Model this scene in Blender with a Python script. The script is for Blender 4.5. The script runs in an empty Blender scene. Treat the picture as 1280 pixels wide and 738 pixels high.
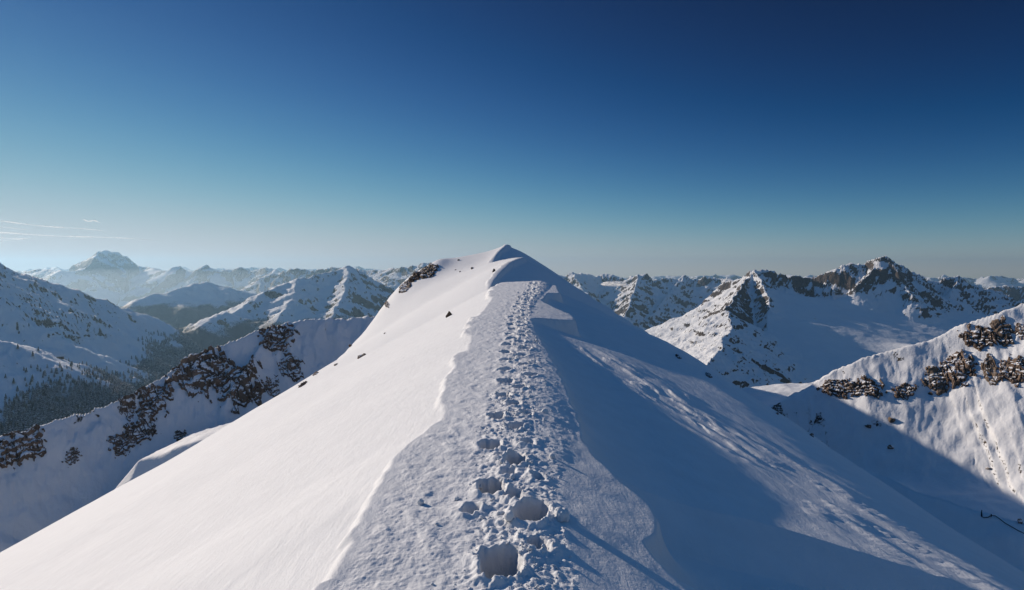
import bpy, math, random
import numpy as np
from mathutils import Vector, Matrix

random.seed(7)
rng = np.random.default_rng(11)
scn = bpy.context.scene
COL = scn.collection

# ------------------------------------------------------------------ camera maths
F = 800.0                       # focal length in pixels of a 1280 px wide frame
HORIZON = 340.0
PITCH = math.atan((369 - HORIZON) / F)
CP, SP = math.cos(PITCH), math.sin(PITCH)

def ray(px, py):
    a = (px - 640.0) / F
    b = (369.0 - py) / F
    v = np.array([a, CP + b * SP, -SP + b * CP])
    return v / v[1]

def P(px, py, d):               # point at depth d (metres along +Y) seen at that pixel
    return ray(px, py) * d

# ------------------------------------------------------------------ noise
_perm = np.random.default_rng(3).permutation(65536).astype(np.int64)
def _hash(ix, iy, seed):
    return _perm[(_perm[(ix + seed * 131) & 65535] + iy * 7 + seed) & 65535]

def perlin(x, y, seed=0):
    x = np.asarray(x, float); y = np.asarray(y, float)
    ix = np.floor(x).astype(np.int64); iy = np.floor(y).astype(np.int64)
    fx = x - ix; fy = y - iy
    u = fx * fx * fx * (fx * (fx * 6 - 15) + 10)
    v = fy * fy * fy * (fy * (fy * 6 - 15) + 10)
    def g(dx, dy):
        h = _hash(ix + dx, iy + dy, seed) * (2 * math.pi / 65536.0)
        return np.cos(h) * (fx - dx) + np.sin(h) * (fy - dy)
    a = g(0, 0); b = g(1, 0); c = g(0, 1); d = g(1, 1)
    return 1.45 * ((a + (b - a) * u) * (1 - v) + (c + (d - c) * u) * v)

def fbm(x, y, o=4, seed=0, gain=.5, lac=2.03):
    s = 0; a = 1.0; t = 0
    for i in range(o):
        s = s + a * perlin(x, y, seed + i * 17); t += a
        x = x * lac + 3.1; y = y * lac + 1.7; a *= gain
    return s / t

def ridged(x, y, o=5, seed=0, gain=.5, lac=2.05):
    s = 0; a = 1.0; t = 0
    for i in range(o):
        n = 1 - np.abs(perlin(x, y, seed + i * 13)) * 1.6
        s = s + a * n; t += a
        x = x * lac + 5.3; y = y * lac + 2.9; a *= gain
    return s / t

def billow(x, y, o=3, seed=0):
    s = 0; a = 1.0; t = 0
    for i in range(o):
        s = s + a * np.abs(perlin(x, y, seed + i * 29)); t += a
        x = x * 2.1 + .7; y = y * 2.1 + .3; a *= .5
    return s / t

def sstep(a, b, x):
    t = np.clip((x - a) / (b - a), 0, 1)
    return t * t * (3 - 2 * t)

def smin(a, b, k):
    h = np.clip(.5 + .5 * (b - a) / k, 0, 1)
    return b + (a - b) * h - k * h * (1 - h)

def smax(a, b, k):
    return -smin(-a, -b, k)

# ------------------------------------------------------------------ mesh helpers
def grid_mesh(name, X, Y, Z, attrs=None, smooth=True):
    nr, nc = X.shape
    co = np.stack([X, Y, Z], -1).reshape(-1, 3).astype(np.float32)
    i = np.arange(nr * nc).reshape(nr, nc)
    q = np.stack([i[:-1, :-1], i[:-1, 1:], i[1:, 1:], i[1:, :-1]], -1).reshape(-1, 4)
    return raw_mesh(name, co, q, attrs, smooth)

def raw_mesh(name, co, faces, attrs=None, smooth=True):
    me = bpy.data.meshes.new(name)
    faces = np.asarray(faces, np.int32)
    k = faces.shape[1]; n = len(faces)
    me.vertices.add(len(co)); me.vertices.foreach_set("co", np.asarray(co, np.float32).ravel())
    me.loops.add(n * k); me.loops.foreach_set("vertex_index", faces.ravel())
    me.polygons.add(n)
    me.polygons.foreach_set("loop_start", np.arange(0, n * k, k, dtype=np.int32))
    me.polygons.foreach_set("loop_total", np.full(n, k, np.int32))
    me.polygons.foreach_set("use_smooth", np.full(n, smooth))
    me.update(calc_edges=True)
    for an, av in (attrs or {}).items():
        at = me.attributes.new(an, 'FLOAT', 'POINT')
        at.data.foreach_set("value", np.asarray(av, np.float32).ravel())
    return me

def obj(name, me, mat=None, parent=None, loc=None, rot=None, label=None, cat=None, group=None, kind=None):
    o = bpy.data.objects.new(name, me)
    COL.objects.link(o)
    if mat is not None and me is not None and not me.materials:
        for m in (mat if isinstance(mat, (list, tuple)) else [mat]):
            me.materials.append(m)
    if parent is not None: o.parent = parent
    if loc is not None: o.location = loc
    if rot is not None: o.rotation_euler = rot
    if label: o["label"] = label
    if cat: o["category"] = cat
    if group: o["group"] = group
    if kind: o["kind"] = kind
    return o

# ------------------------------------------------------------------ materials
class NT:
    def __init__(s, name):
        s.m = bpy.data.materials.new(name); s.m.use_nodes = True
        s.t = s.m.node_tree; s.t.nodes.clear()
        s.out = s.t.nodes.new('ShaderNodeOutputMaterial')
    def n(s, typ, **kw):
        nd = s.t.nodes.new(typ)
        for k, v in kw.items(): setattr(nd, k, v)
        return nd
    def l(s, a, b): s.t.links.new(a, b)
    def val(s, sock, v):
        if hasattr(v, 'is_output') or isinstance(v, bpy.types.NodeSocket): s.l(v, sock)
        else: sock.default_value = v
    def math(s, op, a, b=0.0, c=None, clamp=False):
        nd = s.n('ShaderNodeMath', operation=op, use_clamp=clamp)
        s.val(nd.inputs[0], a); s.val(nd.inputs[1], b)
        if c is not None: s.val(nd.inputs[2], c)
        return nd.outputs[0]
    def noise(s, vec, scale, detail=4, rough=.55, dist=0.0):
        nd = s.n('ShaderNodeTexNoise'); s.l(vec, nd.inputs['Vector'])
        nd.inputs['Scale'].default_value = scale; nd.inputs['Detail'].default_value = detail
        nd.inputs['Roughness'].default_value = rough; nd.inputs['Distortion'].default_value = dist
        return nd.outputs['Fac']
    def ramp(s, fac, stops):
        nd = s.n('ShaderNodeValToRGB'); s.l(fac, nd.inputs['Fac'])
        cr = nd.color_ramp
        while len(cr.elements) < len(stops): cr.elements.new(.5)
        for e, (p, c) in zip(cr.elements, stops):
            e.position = p; e.color = (*c, 1) if len(c) == 3 else c
        return nd.outputs['Color']
    def mix(s, f, a, b):
        nd = s.n('ShaderNodeMix', data_type='RGBA')
        s.val(nd.inputs[0], f)
        s.val(nd.inputs[6], a if not isinstance(a, tuple) else (*a, 1))
        s.val(nd.inputs[7], b if not isinstance(b, tuple) else (*b, 1))
        return nd.outputs[2]
    def range(s, v, a, b, c=0.0, d=1.0):
        nd = s.n('ShaderNodeMapRange'); s.val(nd.inputs[0], v)
        nd.inputs[1].default_value = a; nd.inputs[2].default_value = b
        nd.inputs[3].default_value = c; nd.inputs[4].default_value = d
        return nd.outputs[0]
    def bump(s, h, dist, strength=1.0, normal=None):
        nd = s.n('ShaderNodeBump'); s.l(h, nd.inputs['Height'])
        nd.inputs['Distance'].default_value = dist; nd.inputs['Strength'].default_value = strength
        if normal is not None: s.l(normal, nd.inputs['Normal'])
        return nd.outputs['Normal']
    def principled(s, col, rough=.7, normal=None, spec=.3):
        nd = s.n('ShaderNodeBsdfPrincipled')
        s.val(nd.inputs['Base Color'], col if not isinstance(col, tuple) else (*col, 1))
        s.val(nd.inputs['Roughness'], rough)
        nd.inputs['Specular IOR Level'].default_value = spec
        if normal is not None: s.l(normal, nd.inputs['Normal'])
        s.l(nd.outputs[0], s.out.inputs['Surface'])
        return nd

SNOW_A, SNOW_B = (.80, .82, .845), (.755, .775, .80)
ROCKS = [(0.0, (.030, .026, .025)), (.42, (.075, .060, .052)), (.62, (.15, .115, .09)), (1.0, (.27, .215, .17))]

def near_snow():
    t = NT('wind_packed_snow')
    pos = t.n('ShaderNodeNewGeometry').outputs['Position']
    cd = t.n('ShaderNodeCameraData')
    g1 = t.noise(pos, 260, 3, .7)
    g2 = t.noise(pos, 38, 4, .6)
    g3 = t.noise(pos, 2.2, 4, .55)
    col = t.mix(t.range(g3, .35, .7), SNOW_A, SNOW_B)
    mp = t.n('ShaderNodeMapping'); mp.inputs['Scale'].default_value = (3.2, 1.1, 2.0); mp.inputs['Rotation'].default_value = (0, 0, .5)
    t.l(pos, mp.inputs['Vector'])
    g4 = t.noise(mp.outputs[0], 1.6, 5, .6, .4)
    b = t.bump(g3, .03, .25)
    b = t.bump(g4, .05, .4, b)
    b = t.bump(g2, .010, .55, b)
    b = t.bump(g1, .0016, .6, b)
    p = t.principled(col, .8, b, .08)
    return t.m

def terrain_mat(name, scale, rock=ROCKS, bump=1.0, forest=False, snowpatch=0.0):
    """snow with rock where the 'rock' attribute of the mesh says so, the edge broken up by noise of size 1/scale"""
    t = NT(name)
    geo = t.n('ShaderNodeNewGeometry'); pos = geo.outputs['Position']
    at = t.n('ShaderNodeAttribute', attribute_name='rock').outputs['Fac']
    n1 = t.noise(pos, scale, 6, .65, .3)
    n2 = t.noise(pos, scale * 6, 5, .65)
    n3 = t.noise(pos, scale * 25, 3, .6)
    # ledges: thin near-horizontal layers that hold snow
    mp = t.n('ShaderNodeMapping'); mp.inputs['Scale'].default_value = (.35, .35, 2.2)
    t.l(pos, mp.inputs['Vector'])
    n4 = t.noise(mp.outputs[0], scale * 7, 4, .6, .4)
    m = t.math('ADD', at, t.math('MULTIPLY', t.math('SUBTRACT', n1, .5), .9))
    m = t.math('ADD', m, t.math('MULTIPLY', t.math('SUBTRACT', n2, .5), .75))
    m = t.math('ADD', m, t.math('MULTIPLY', t.math('SUBTRACT', n4, .5), .7))
    mask = t.range(m, .47, .55)
    rc = t.ramp(t.math('ADD', t.math('MULTIPLY', n2, .65), t.math('MULTIPLY', n3, .35)), rock)
    sc = t.mix(t.range(n1, .3, .7), SNOW_A, SNOW_B)
    col = t.mix(mask, sc, rc)
    if forest:
        fa = t.n('ShaderNodeAttribute', attribute_name='forest').outputs['Fac']
        fm = t.range(t.math('ADD', fa, t.math('MULTIPLY', t.math('SUBTRACT', n3, .5), 1.1)), .45, .6)
        fm = t.math('MULTIPLY', fm, .93)
        col = t.mix(fm, col, (.040, .046, .048))
    h = t.math('MULTIPLY', n2, t.math('ADD', t.math('MULTIPLY', mask, 1.0), .18))
    h2 = t.math('MULTIPLY', n3, t.math('ADD', t.math('MULTIPLY', mask, 1.0), .12))
    b = t.bump(h, .9 / scale * .30 * bump, .8)
    b = t.bump(h2, .9 / scale * .07 * bump, .8, b)
    t.principled(col, .75, b, .2)
    return t.m

def rock_mat(name, scale, stops, snow=.55, seed=0.0, grain=(.6, .6, 1.7), relief=.30):
    """bare rock holding snow on its flatter ledges"""
    t = NT(name)
    geo = t.n('ShaderNodeNewGeometry'); pos0 = geo.outputs['Position']
    ad = t.n('ShaderNodeVectorMath', operation='ADD'); t.l(pos0, ad.inputs[0]); ad.inputs[1].default_value = (seed, seed * 2, 0)
    pos = ad.outputs[0]
    mp = t.n('ShaderNodeMapping'); mp.inputs['Scale'].default_value = grain; mp.inputs['Rotation'].default_value = (.15, .25, 0)
    t.l(pos, mp.inputs['Vector'])
    n1 = t.noise(mp.outputs[0], scale, 5, .58, .5)
    n2 = t.noise(pos, scale * 5, 5, .65)
    n0 = t.noise(pos, scale * .35, 3, .5)
    col = t.ramp(t.math('ADD', t.math('MULTIPLY', n1, .6), t.math('ADD', t.math('MULTIPLY', n2, .2), t.math('MULTIPLY', n0, .2))), stops)
    h = t.math('ADD', t.math('MULTIPLY', n1, 1.0), t.math('MULTIPLY', n2, .12))
    b = t.bump(h, relief / scale, .9)
    nz = t.n('ShaderNodeSeparateXYZ'); t.l(geo.outputs['Normal'], nz.inputs[0])
    mp2 = t.n('ShaderNodeMapping'); mp2.inputs['Scale'].default_value = (.45, .45, 1.5); mp2.inputs['Rotation'].default_value = (.15, -.4, 0)
    t.l(pos, mp2.inputs['Vector'])
    n3 = t.noise(mp2.outputs[0], scale * 2.0, 4, .55, .6)
    m = t.math('ADD', nz.outputs['Z'], t.math('MULTIPLY', t.math('SUBTRACT', n3, .5), 2.2))
    m = t.math('ADD', m, t.math('MULTIPLY', t.math('SUBTRACT', n2, .5), .35))
    mask = t.range(m, snow, snow + .12)
    col = t.mix(mask, col, SNOW_A)
    t.principled(col, .85, b, .2)
    return t.m

def plain(name, col, rough=.8):
    t = NT(name)
    pos = t.n('ShaderNodeNewGeometry').outputs['Position']
    n = t.noise(pos, .6, 3)
    c = t.mix(t.range(n, .3, .7), col, tuple(v * .75 for v in col))
    t.principled(c, rough)
    return t.m

MAT_SNOW = near_snow()

# ================================================================== 1. THE SNOW RIDGE UNDER THE CAMERA
def tab(y, rows, j):
    ys = [r[0] for r in rows]; vs = [r[j] for r in rows]
    return np.interp(y, ys, vs)

def tabs(y, rows, j):           # the same, smoothed
    w = np.where(np.asarray(y) > 95, .006, .03)
    return (tab(y, rows, j) + tab(y * (1 - w) - .05, rows, j) + tab(y * (1 + w) + .05, rows, j)) / 3

#        y     crest   left    track  right   lip    drop
CREST = [(-5, -1.75, -1.10, -.04, .60, 1.95, .10),
         (2.4, -1.74, -1.10, -.04, .52, 1.90, .25),
         (3.0, -1.73, -1.09, -.06, .45, 1.60, .40),
         (3.6, -1.72, -1.07, -.06, .40, 1.24, .50),
         (4.1, -1.71, -1.05, .00, .38, .98, .60),
         (4.45, -1.70, -1.04, .02, .36, .86, .9),
         (4.7, -1.70, -1.05, .00, .36, 1.08, 1.3),
         (5.1, -1.70, -1.10, -.05, .40, 1.20, 1.6),
         (5.6, -1.70, -1.09, -.06, .47, 1.10, 1.6),
         (6.1, -1.70, -1.05, -.08, .56, .93, 1.4),
         (6.6, -1.69, -1.00, -.08, .64, .76, 1.4),
         (7.2, -1.69, -.90, -.08, .72, .79, 1.5),
         (8.0, -1.69, -.92, -.08, .77, .84, 1.5),
         (10., -1.68, -1.02, .08, .76, .82, 1.35),
         (12., -1.64, -1.10, .10, .72, .78, 1.1),
         (14., -1.58, -1.02, .10, .66, .72, .8),
         (17., -1.47, -1.20, .14, .52, .58, .4),
         (19.4, -1.36, -1.25, .20, .47, .52, .2),
         (19.9, -1.34, -1.20, .22, .52, 1.45, .6),
         (20.6, -1.31, -1.15, .24, .60, 2.02, .9),
         (22.5, -1.22, -1.10, .28, .75, 2.05, .9),
         (24., -1.14, -1.05, .35, .90, 1.50, .6),
         (25.5, -1.07, -1.00, .45, 1.02, 1.15, .3),
         (29.5, -.87, -.98, .90, 1.55, 1.65, .25),
         (30.2, -.84, -.98, .95, 1.60, 2.25, 1.0),
         (33.5, -.70, -.95, 1.2, 2.0, 2.40, .9),
         (36., -.56, -.80, 1.3, 2.2, 2.5, .5),
         (38., -.50, -.60, 1.4, 2.4, 2.6, .3),
         (42., -.85, -.9, .8, 1.6, 1.8, .2),
         (47., -1.60, -1.6, -.6, -.4, -.2, .2),
         (52., -2.10, -2.2, -2.1, -2.0, -1.8, .2),
         (58., -1.35, -2.35, -2.2, -2.1, -1.9, .3),
         (63., -.87, -2.3, -2.1, -2.0, -1.8, .3),
         (70., -.09, -1.9, -1.7, -1.5, -1.3, .4),
         (78., 1.07, -.80, -.6, -.4, -.2, .4),
         (84., 1.95, .90, 1.2, 1.4, 1.6, .3),
         (86., 2.05, 1.0, 1.3, 1.6, 1.8, .3),
         (92., 1.75, -1.4, -1.0, -.6, -.4, .3),
         (100., 1.35, -3.7, -3.4, -3.2, -3.0, .4),
         (106., 2.3, -3.4, -3.2, -3.0, -2.8, .4),
         (112., 3.6, -2.7, -2.5, -2.3, -2.1, .4),
         (119., 5.2, -1.2, -1.0, -.7, -.5, .4),
         (124., 4.35, -1.0, -.8, -.5, -.3, .3),
         (135., 2.5, -1.5, -1.2, -.6, -.4, .3),
         (160., -5., -1.5, -1.2, -.6, -.4, .3),
         (210., -22., -1.5, -1.2, -.6, -.4, .3)]
# the outer edges of the two flanks: y, x, z, convexity
EDGE_L = [(-5, -47, -27, 1.03), (20, -45, -25.5, 1.03), (42, -41.5, -22.8, 1.03), (50, -40.2, -22.1, 1.04), (57, -39, -21.7, 1.05), (65, -36.6, -20.3, 1.08),
          (75, -33.8, -19.2, 1.12), (88, -29.2, -16.5, 1.25), (95, -26.2, -13.7, 1.25), (105, -24.8, -10.9, 1.25), (115, -24, -8.0, 1.25),
          (122, -24, -7.6, 1.25), (140, -22, -11, 1.25), (210, -20, -35, 1.4)]
EDGE_R = [(-5, 47, -29, 1.03), (20, 45, -27, 1.03), (42, 42, -25, 1.03), (50, 40, -24, 1.03), (60, 36.7, -22.5, 1.03), (68, 34.9, -21.3, 1.03), (80, 32, -18, 1.05), (95, 23.9, -11.5, 1.08),
          (105, 15.8, -6.0, 1.1), (112, 14, -4.6, 1.1), (125, 14, -4.0, 1.1), (160, 14, -16, 1.1), (210, 14, -35, 1.1)]

PRINTS = [(-.07, 3.72, .10, .115, .30), (.13, 4.46, -.2, .115, .27), (-.165, 5.02, .1, .10, .26), (.03, 5.72, -.05, .085, .22), (-.215, 6.25, .08, .10, .23),
          (.03, 6.95, -.08, .085, .16), (-.175, 7.45, .12, .09, .16), (.03, 8.15, 0, .085, .15), (-.12, 8.7, .1, .09, .15), (.12, 9.3, 0, .085, .15),
          (.16, 3.95, .5, .06, .12), (-.30, 4.55, -.4, .055, .09), (.02, 4.80, .3, .06, .11), (.22, 5.25, .2, .05, .10), (-.02, 5.40, .1, .06, .10), (.17, 6.3, .3, .06, .11), (-.10, 5.85, -.2, .05, .09), (.18, 7.6, .2, .06, .11)]
_r = random.Random(5)
_y = 9.8; _s = -1
while _y < 40:
    _c = float(tab(_y, CREST, 3))
    PRINTS.append((_c + _s * _r.uniform(.06, .22), _y, _r.uniform(-.4, .4), _r.uniform(.085, .125), _r.uniform(.10, .17)))
    _s = -_s; _y += _r.uniform(.34, .62)

def ridge_height(X, Y, detail=True):
    X = np.asarray(X, float); Y = np.asarray(Y, float)
    wob = fbm(Y * 1.1, X * 0 + 3.3, 3, 41)
    c = tabs(Y, CREST, 1)
    el = tab(Y, CREST, 2) + .10 * wob * np.clip(Y / 6, .5, 3) + .03 * perlin(np.log(np.maximum(Y, 1)) * 14, 7.7 + 0 * Y, 43) * np.clip(Y / 8, .5, 2)
    jag = perlin(np.log(np.maximum(Y, 1)) * 4.2, 2.2 + 0 * Y, 47)
    el = el + .12 * sstep(.1, .25, jag) * np.clip(Y / 8, .4, 2)
    tc = tab(Y, CREST, 3); tr = tab(Y, CREST, 4) + .03 * wob
    lw5 = np.where(Y < 12, .14 + .02 * Y, .35)
    lip = (tab(Y - lw5, CREST, 5) + 2 * tab(Y, CREST, 5) + tab(Y + lw5, CREST, 5)) / 4 + .05 * perlin(Y * 2.3, 1.1 + 0 * Y, 53) + .13 * sstep(18, 20, Y) * fbm(Y * 1.1, X * 1.3, 3, 54); drop = tab(Y, CREST, 6)
    # --- top
    xm = tc + .16
    near = 1 - sstep(38, 50, Y)
    dxl = np.minimum(X - xm, 0); dxr = np.maximum(X - xm, 0)
    top = c + .035 * dxl - near * (.30 * dxr * dxr + .05 * dxr) - (1 - near) * .25 * dxr
    xr = np.maximum(tr, xm + .05)
    dre = xr - xm
    ztr = c - near * (.30 * dre * dre + .05 * dre) - (1 - near) * .25 * dre
    # --- left flank
    els_ = tabs(Y, CREST, 2) + .10 + .10 * sstep(10, 30, Y)
    exl = tab(Y, EDGE_L, 1); ezl = tab(Y, EDGE_L, 2); pl = tab(Y, EDGE_L, 3)
    zel = c + .035 * (els_ - xm)
    d = np.maximum(els_ - X, 0); e = els_ - exl
    far = sstep(14, 45, Y)
    tl = d / e
    fb_ = sstep(84, 116, Y)
    left = zel - (zel - ezl) * np.where(tl < 1, (1 - fb_) * np.power(np.clip(tl, 0, 1), pl) + fb_ * (.30 * np.clip(tl, 0, 1) + .70 * np.clip(tl, 0, 1) ** 4.5), 1 + (tl - 1) * 2.4 + (np.maximum(tl - 1, 0)) ** 2 * .5)
    left = left - .85 * (1 - np.exp(-d / 2.4)) * (1 - sstep(9, 19, d)) * sstep(94, 110, Y) * (1 - sstep(128, 140, Y))
    # --- right flank
    exr = tab(Y, EDGE_R, 1); ezr = tab(Y, EDGE_R, 2); pr = tab(Y, EDGE_R, 3)
    dr = np.maximum(X - xr, 0); er = exr - xr
    trr = dr / er
    plane = ztr - .12 * near - (ztr - ezr) * np.where(trr < 1, np.power(np.clip(trr, 0, 1), pr), 1 + (trr - 1) * 1.9)
    hol = np.maximum(X - lip, 0)
    scoop = drop * .45 + drop * 1.35 * (np.exp(-hol / 5.5) - np.exp(-hol / .9)) * (1 + .15 * fbm(Y * .8, hol, 2, 59))
    wb = (1 - sstep(20, 48, Y)) * (1 - sstep(4.5, 13, hol))
    ka = np.interp(Y, [17, 19.5], [.305, .13])
    lw_ = np.maximum(lip - xr, 0); kf = np.interp(Y, [4.15, 4.5, 6.1, 6.8, 18, 19.5], [.2, .42, .42, .2, .2, .85])
    lipz = ztr - ka * lw_ - .03 * lw_ ** 2
    bench = lipz - kf * np.minimum(drop, 1.4) * (1 - np.exp(-hol / .2)) - .272 * hol - .006 * hol * hol - .04 * drop * np.exp(-((hol - 1.0) / .6) ** 2)
    plane = plane * (1 - wb) + bench * wb
    scoop = 0.0
    plane = plane - .25 * near * (1 - wb) * np.exp(-hol) - .25 * (1 - near) * np.exp(-(hol / 1.5) ** 2)
    dra = np.minimum(dr, np.maximum(lip - xr, 0) + .3)
    apron = ztr - ka * dra - .03 * dra * dra
    cut = sstep(-.01, .045 + .025 * (Y / 8), X - lip)
    right = np.where(X > xr, apron * (1 - cut) + plane * cut, top)
    lw = sstep(0, 1, (el - X) / (.11 + .16 * far))
    top = top * (1 - lw) + np.minimum(left, top) * lw
    z = np.where(X < el, top, np.where(X > xr, right, top))
    # --- wind drift running down the right flank
    p0 = np.array([2.2, 17.0]); p1 = np.array([5.4, 7.4]); dv = p1 - p0; L = np.hypot(*dv); dv = dv / L
    s = (X - p0[0]) * dv[0] + (Y - p0[1]) * dv[1]; o = (X - p0[0]) * dv[1] - (Y - p0[1]) * dv[0]
    o = -o + .25 * fbm(s * .6, o * .2, 3, 61)
    win = sstep(-1, 1.5, s) * sstep(0, .7, X - lip)
    drift = .04 * np.exp(-((o - .25) / .55) ** 2) + .02 * sstep(-.06, .10, o) * np.exp(-(o / 1.5) ** 2)
    sas = fbm(s * .7, o * 3.2, 4, 67)
    z = z + win * (drift + .024 * sas * np.exp(-((o - .1) / 1.4) ** 2) + .022 * sstep(.05, .2, sas) * np.exp(-((o + .3) / 1.0) ** 2))
    # --- broad undulation of the flanks
    fl = np.clip(np.maximum(el - X, X - lip) / 6, 0, 1)
    z = z + fl * (.30 * fbm(X / 16, Y / 30, 3, 71) + .020 * fbm((X + Y * .3) / 1.6, Y / 6, 4, 73))
    fr = sstep(.5, 5, X - lip)
    z = z + fr * .03 * fbm((X * .6 + Y * .4) * 1.2, (Y * .6 - X * .4) * .35, 4, 75)
    z = z + .8 * np.exp(-((X + 13.2) / 2.0) ** 2 - ((Y - 115) / 4.5) ** 2)
    # rubble at the outer edges
    rl = np.exp(-((tl - 1.0) / .12) ** 2) * sstep(60, 75, Y) * .9 + np.exp(-((trr - 1.0) / .08) ** 2) * sstep(55, 70, Y) * .7
    z = z + rl * fbm(X / 2.5, Y / 2.5, 4, 79)
    if not detail: return z
    # --- small scale: only near enough to be seen
    m = (Y < 45) & (X > -9) & (X < 12)
    xs, ys = X[m], Y[m]
    zz = np.zeros_like(xs)
    tcs = tc[m]; els = el[m]; lps = lip[m]; xrs = xr[m]
    dt = xs - tcs
    on = sstep(0, .15, xs - els) * (1 - sstep(-.05, .05, xs - lps))
    ontop = sstep(0, .15, xs - els) * (1 - sstep(-.08, .04, xs - xrs))
    # pitted wind crust of the shoulder
    zz += ontop * (.009 * fbm(xs * 11, ys * 8, 4, 81) + .014 * fbm(xs * 1.9 + ys * .5, ys * 1.2, 3, 83) + .006 * fbm(xs * 42, ys * 30, 3, 84) + .010 * sstep(.1, .5, perlin(xs * 5 + ys * 2, ys * 3.2, 86)))
    # churned snow along the track and to its right
    wid = np.where(dt < 0, .26, .42) * np.clip(ys / 9, 1, 2.2)
    ch = np.exp(-(dt / wid) ** 2 * 1.3) * on
    chw = sstep(.05, .6, ch + .35 * fbm(xs * 3, ys * 2, 3, 85))
    zz += chw * on * (1 - sstep(-.05, .05, xs - xrs)) * (.026 * billow(xs * 9, ys * 7, 3, 87) - .010 + .018 * fbm(xs * 24, ys * 19, 3, 89) + .024 * np.clip(perlin(xs * 13, ys * 11, 91) - .15, 0, 1))
    far2 = sstep(9, 18, ys)
    zz += far2 * ch * (1 - sstep(-.05, .1, xs - xrs)) * (.06 * billow(xs * 2.8, ys * 1.9, 3, 92) - .02)
    # icy, faintly fluted cornice face
    face = sstep(.02, .12, xs - xrs) * (1 - sstep(-.08, .02, xs - lps))
    zz += face * (.0025 * fbm(xs * 9 + ys * 4, ys * 3, 4, 93) + .012 * fbm(xs * 2.0, ys * 1.6, 3, 95) + .001 * billow(xs * 30, ys * 14, 2, 94))
    # footprints
    for (fx, fy, fa, fw, fd) in PRINTS:
        b = (np.abs(xs - fx) < .6) & (np.abs(ys - fy) < .9)
        if not b.any(): continue
        dx = xs[b] - fx; dy = ys[b] - fy
        ca, sa = math.cos(fa), math.sin(fa)
        u = dx * ca + dy * sa; v = -dx * sa + dy * ca
        wv = .035 * fbm(xs[b] * 6 + fy, ys[b] * 5, 4, 97) + .022 * fbm(xs[b] * 17, ys[b] * 15, 3, 98)
        rc = fw * .75; qx = np.abs(u) - (fw - rc); qy = np.abs(v) - (fw * 1.65 - rc)
        sd = np.hypot(np.maximum(qx, 0), np.maximum(qy, 0)) + np.minimum(np.maximum(qx, qy), 0) - rc + wv
        hole = sstep(.02, -.05, sd)
        floor = -fd * (1 - .35 * sstep(.1, 1.0, -v / (fw * 1.5))) * (1 + .35 * fbm(xs[b] * 11, ys[b] * 9, 4, 99)) + .05 * sstep(-.12, .12, -v) * fd * 3
        zz[b] = zz[b] * (1 - .3 * hole) + hole * floor + .028 * np.exp(-(np.maximum(sd, 0) / .06) ** 2) * (1 - hole) * (1 + fbm(xs[b] * 12, ys[b] * 12, 2, 101))
    z = z.copy(); z[m] += zz
    return z

def build_ridge():
    ys = [1.9]
    while ys[-1] < 190: ys.append(ys[-1] + min(1.3, .0085 * (max(ys[-1], 2.6) / 3.5) ** 1.5))
    ys = np.array(ys)
    core = np.arange(-1.5, 1.6001, .0095)
    nv = 170; v = np.linspace(0, 1, nv + 1)[1:]; h = (np.exp(5.2 * v) - 1) / (math.exp(5.2) - 1)
    rows = []
    for y in ys:
        s = (max(y, 4.0) / 4.0) ** .72
        cc = core * s + .02 * y * 0
        xl = cc[0] - (95 + cc[0]) * h[::-1]; xr = cc[-1] + (95 - cc[-1]) * h
        rows.append(np.concatenate([xl, cc, xr]))
    X = np.array(rows); Y = np.repeat(ys[:, None], X.shape[1], 1)
    Z = ridge_height(X, Y)
    me = grid_mesh('snow_ridge', X, Y, Z)
    return obj('mountain_ridge', me, MAT_SNOW, kind='structure', label='snowy ridge crest with a line of footprints climbing to the near summit')
build_ridge()

def surf(H, px, py, d0, d1, n=3000):
    """first point of the height field H along the view ray of a pixel"""
    r = ray(px, py); d = np.geomspace(d0, d1, n)
    X = r[0] * d; Y = d; Z = r[2] * d
    g = H(X, Y) - Z
    k = np.nonzero(g > 0)[0]
    if len(k) == 0: k = [int(np.argmax(g))]
    k = k[0]
    return np.array([X[k], Y[k], H(X[k:k + 1], Y[k:k + 1])[0]])

HR = lambda x, y: ridge_height(x, y, False)

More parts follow.
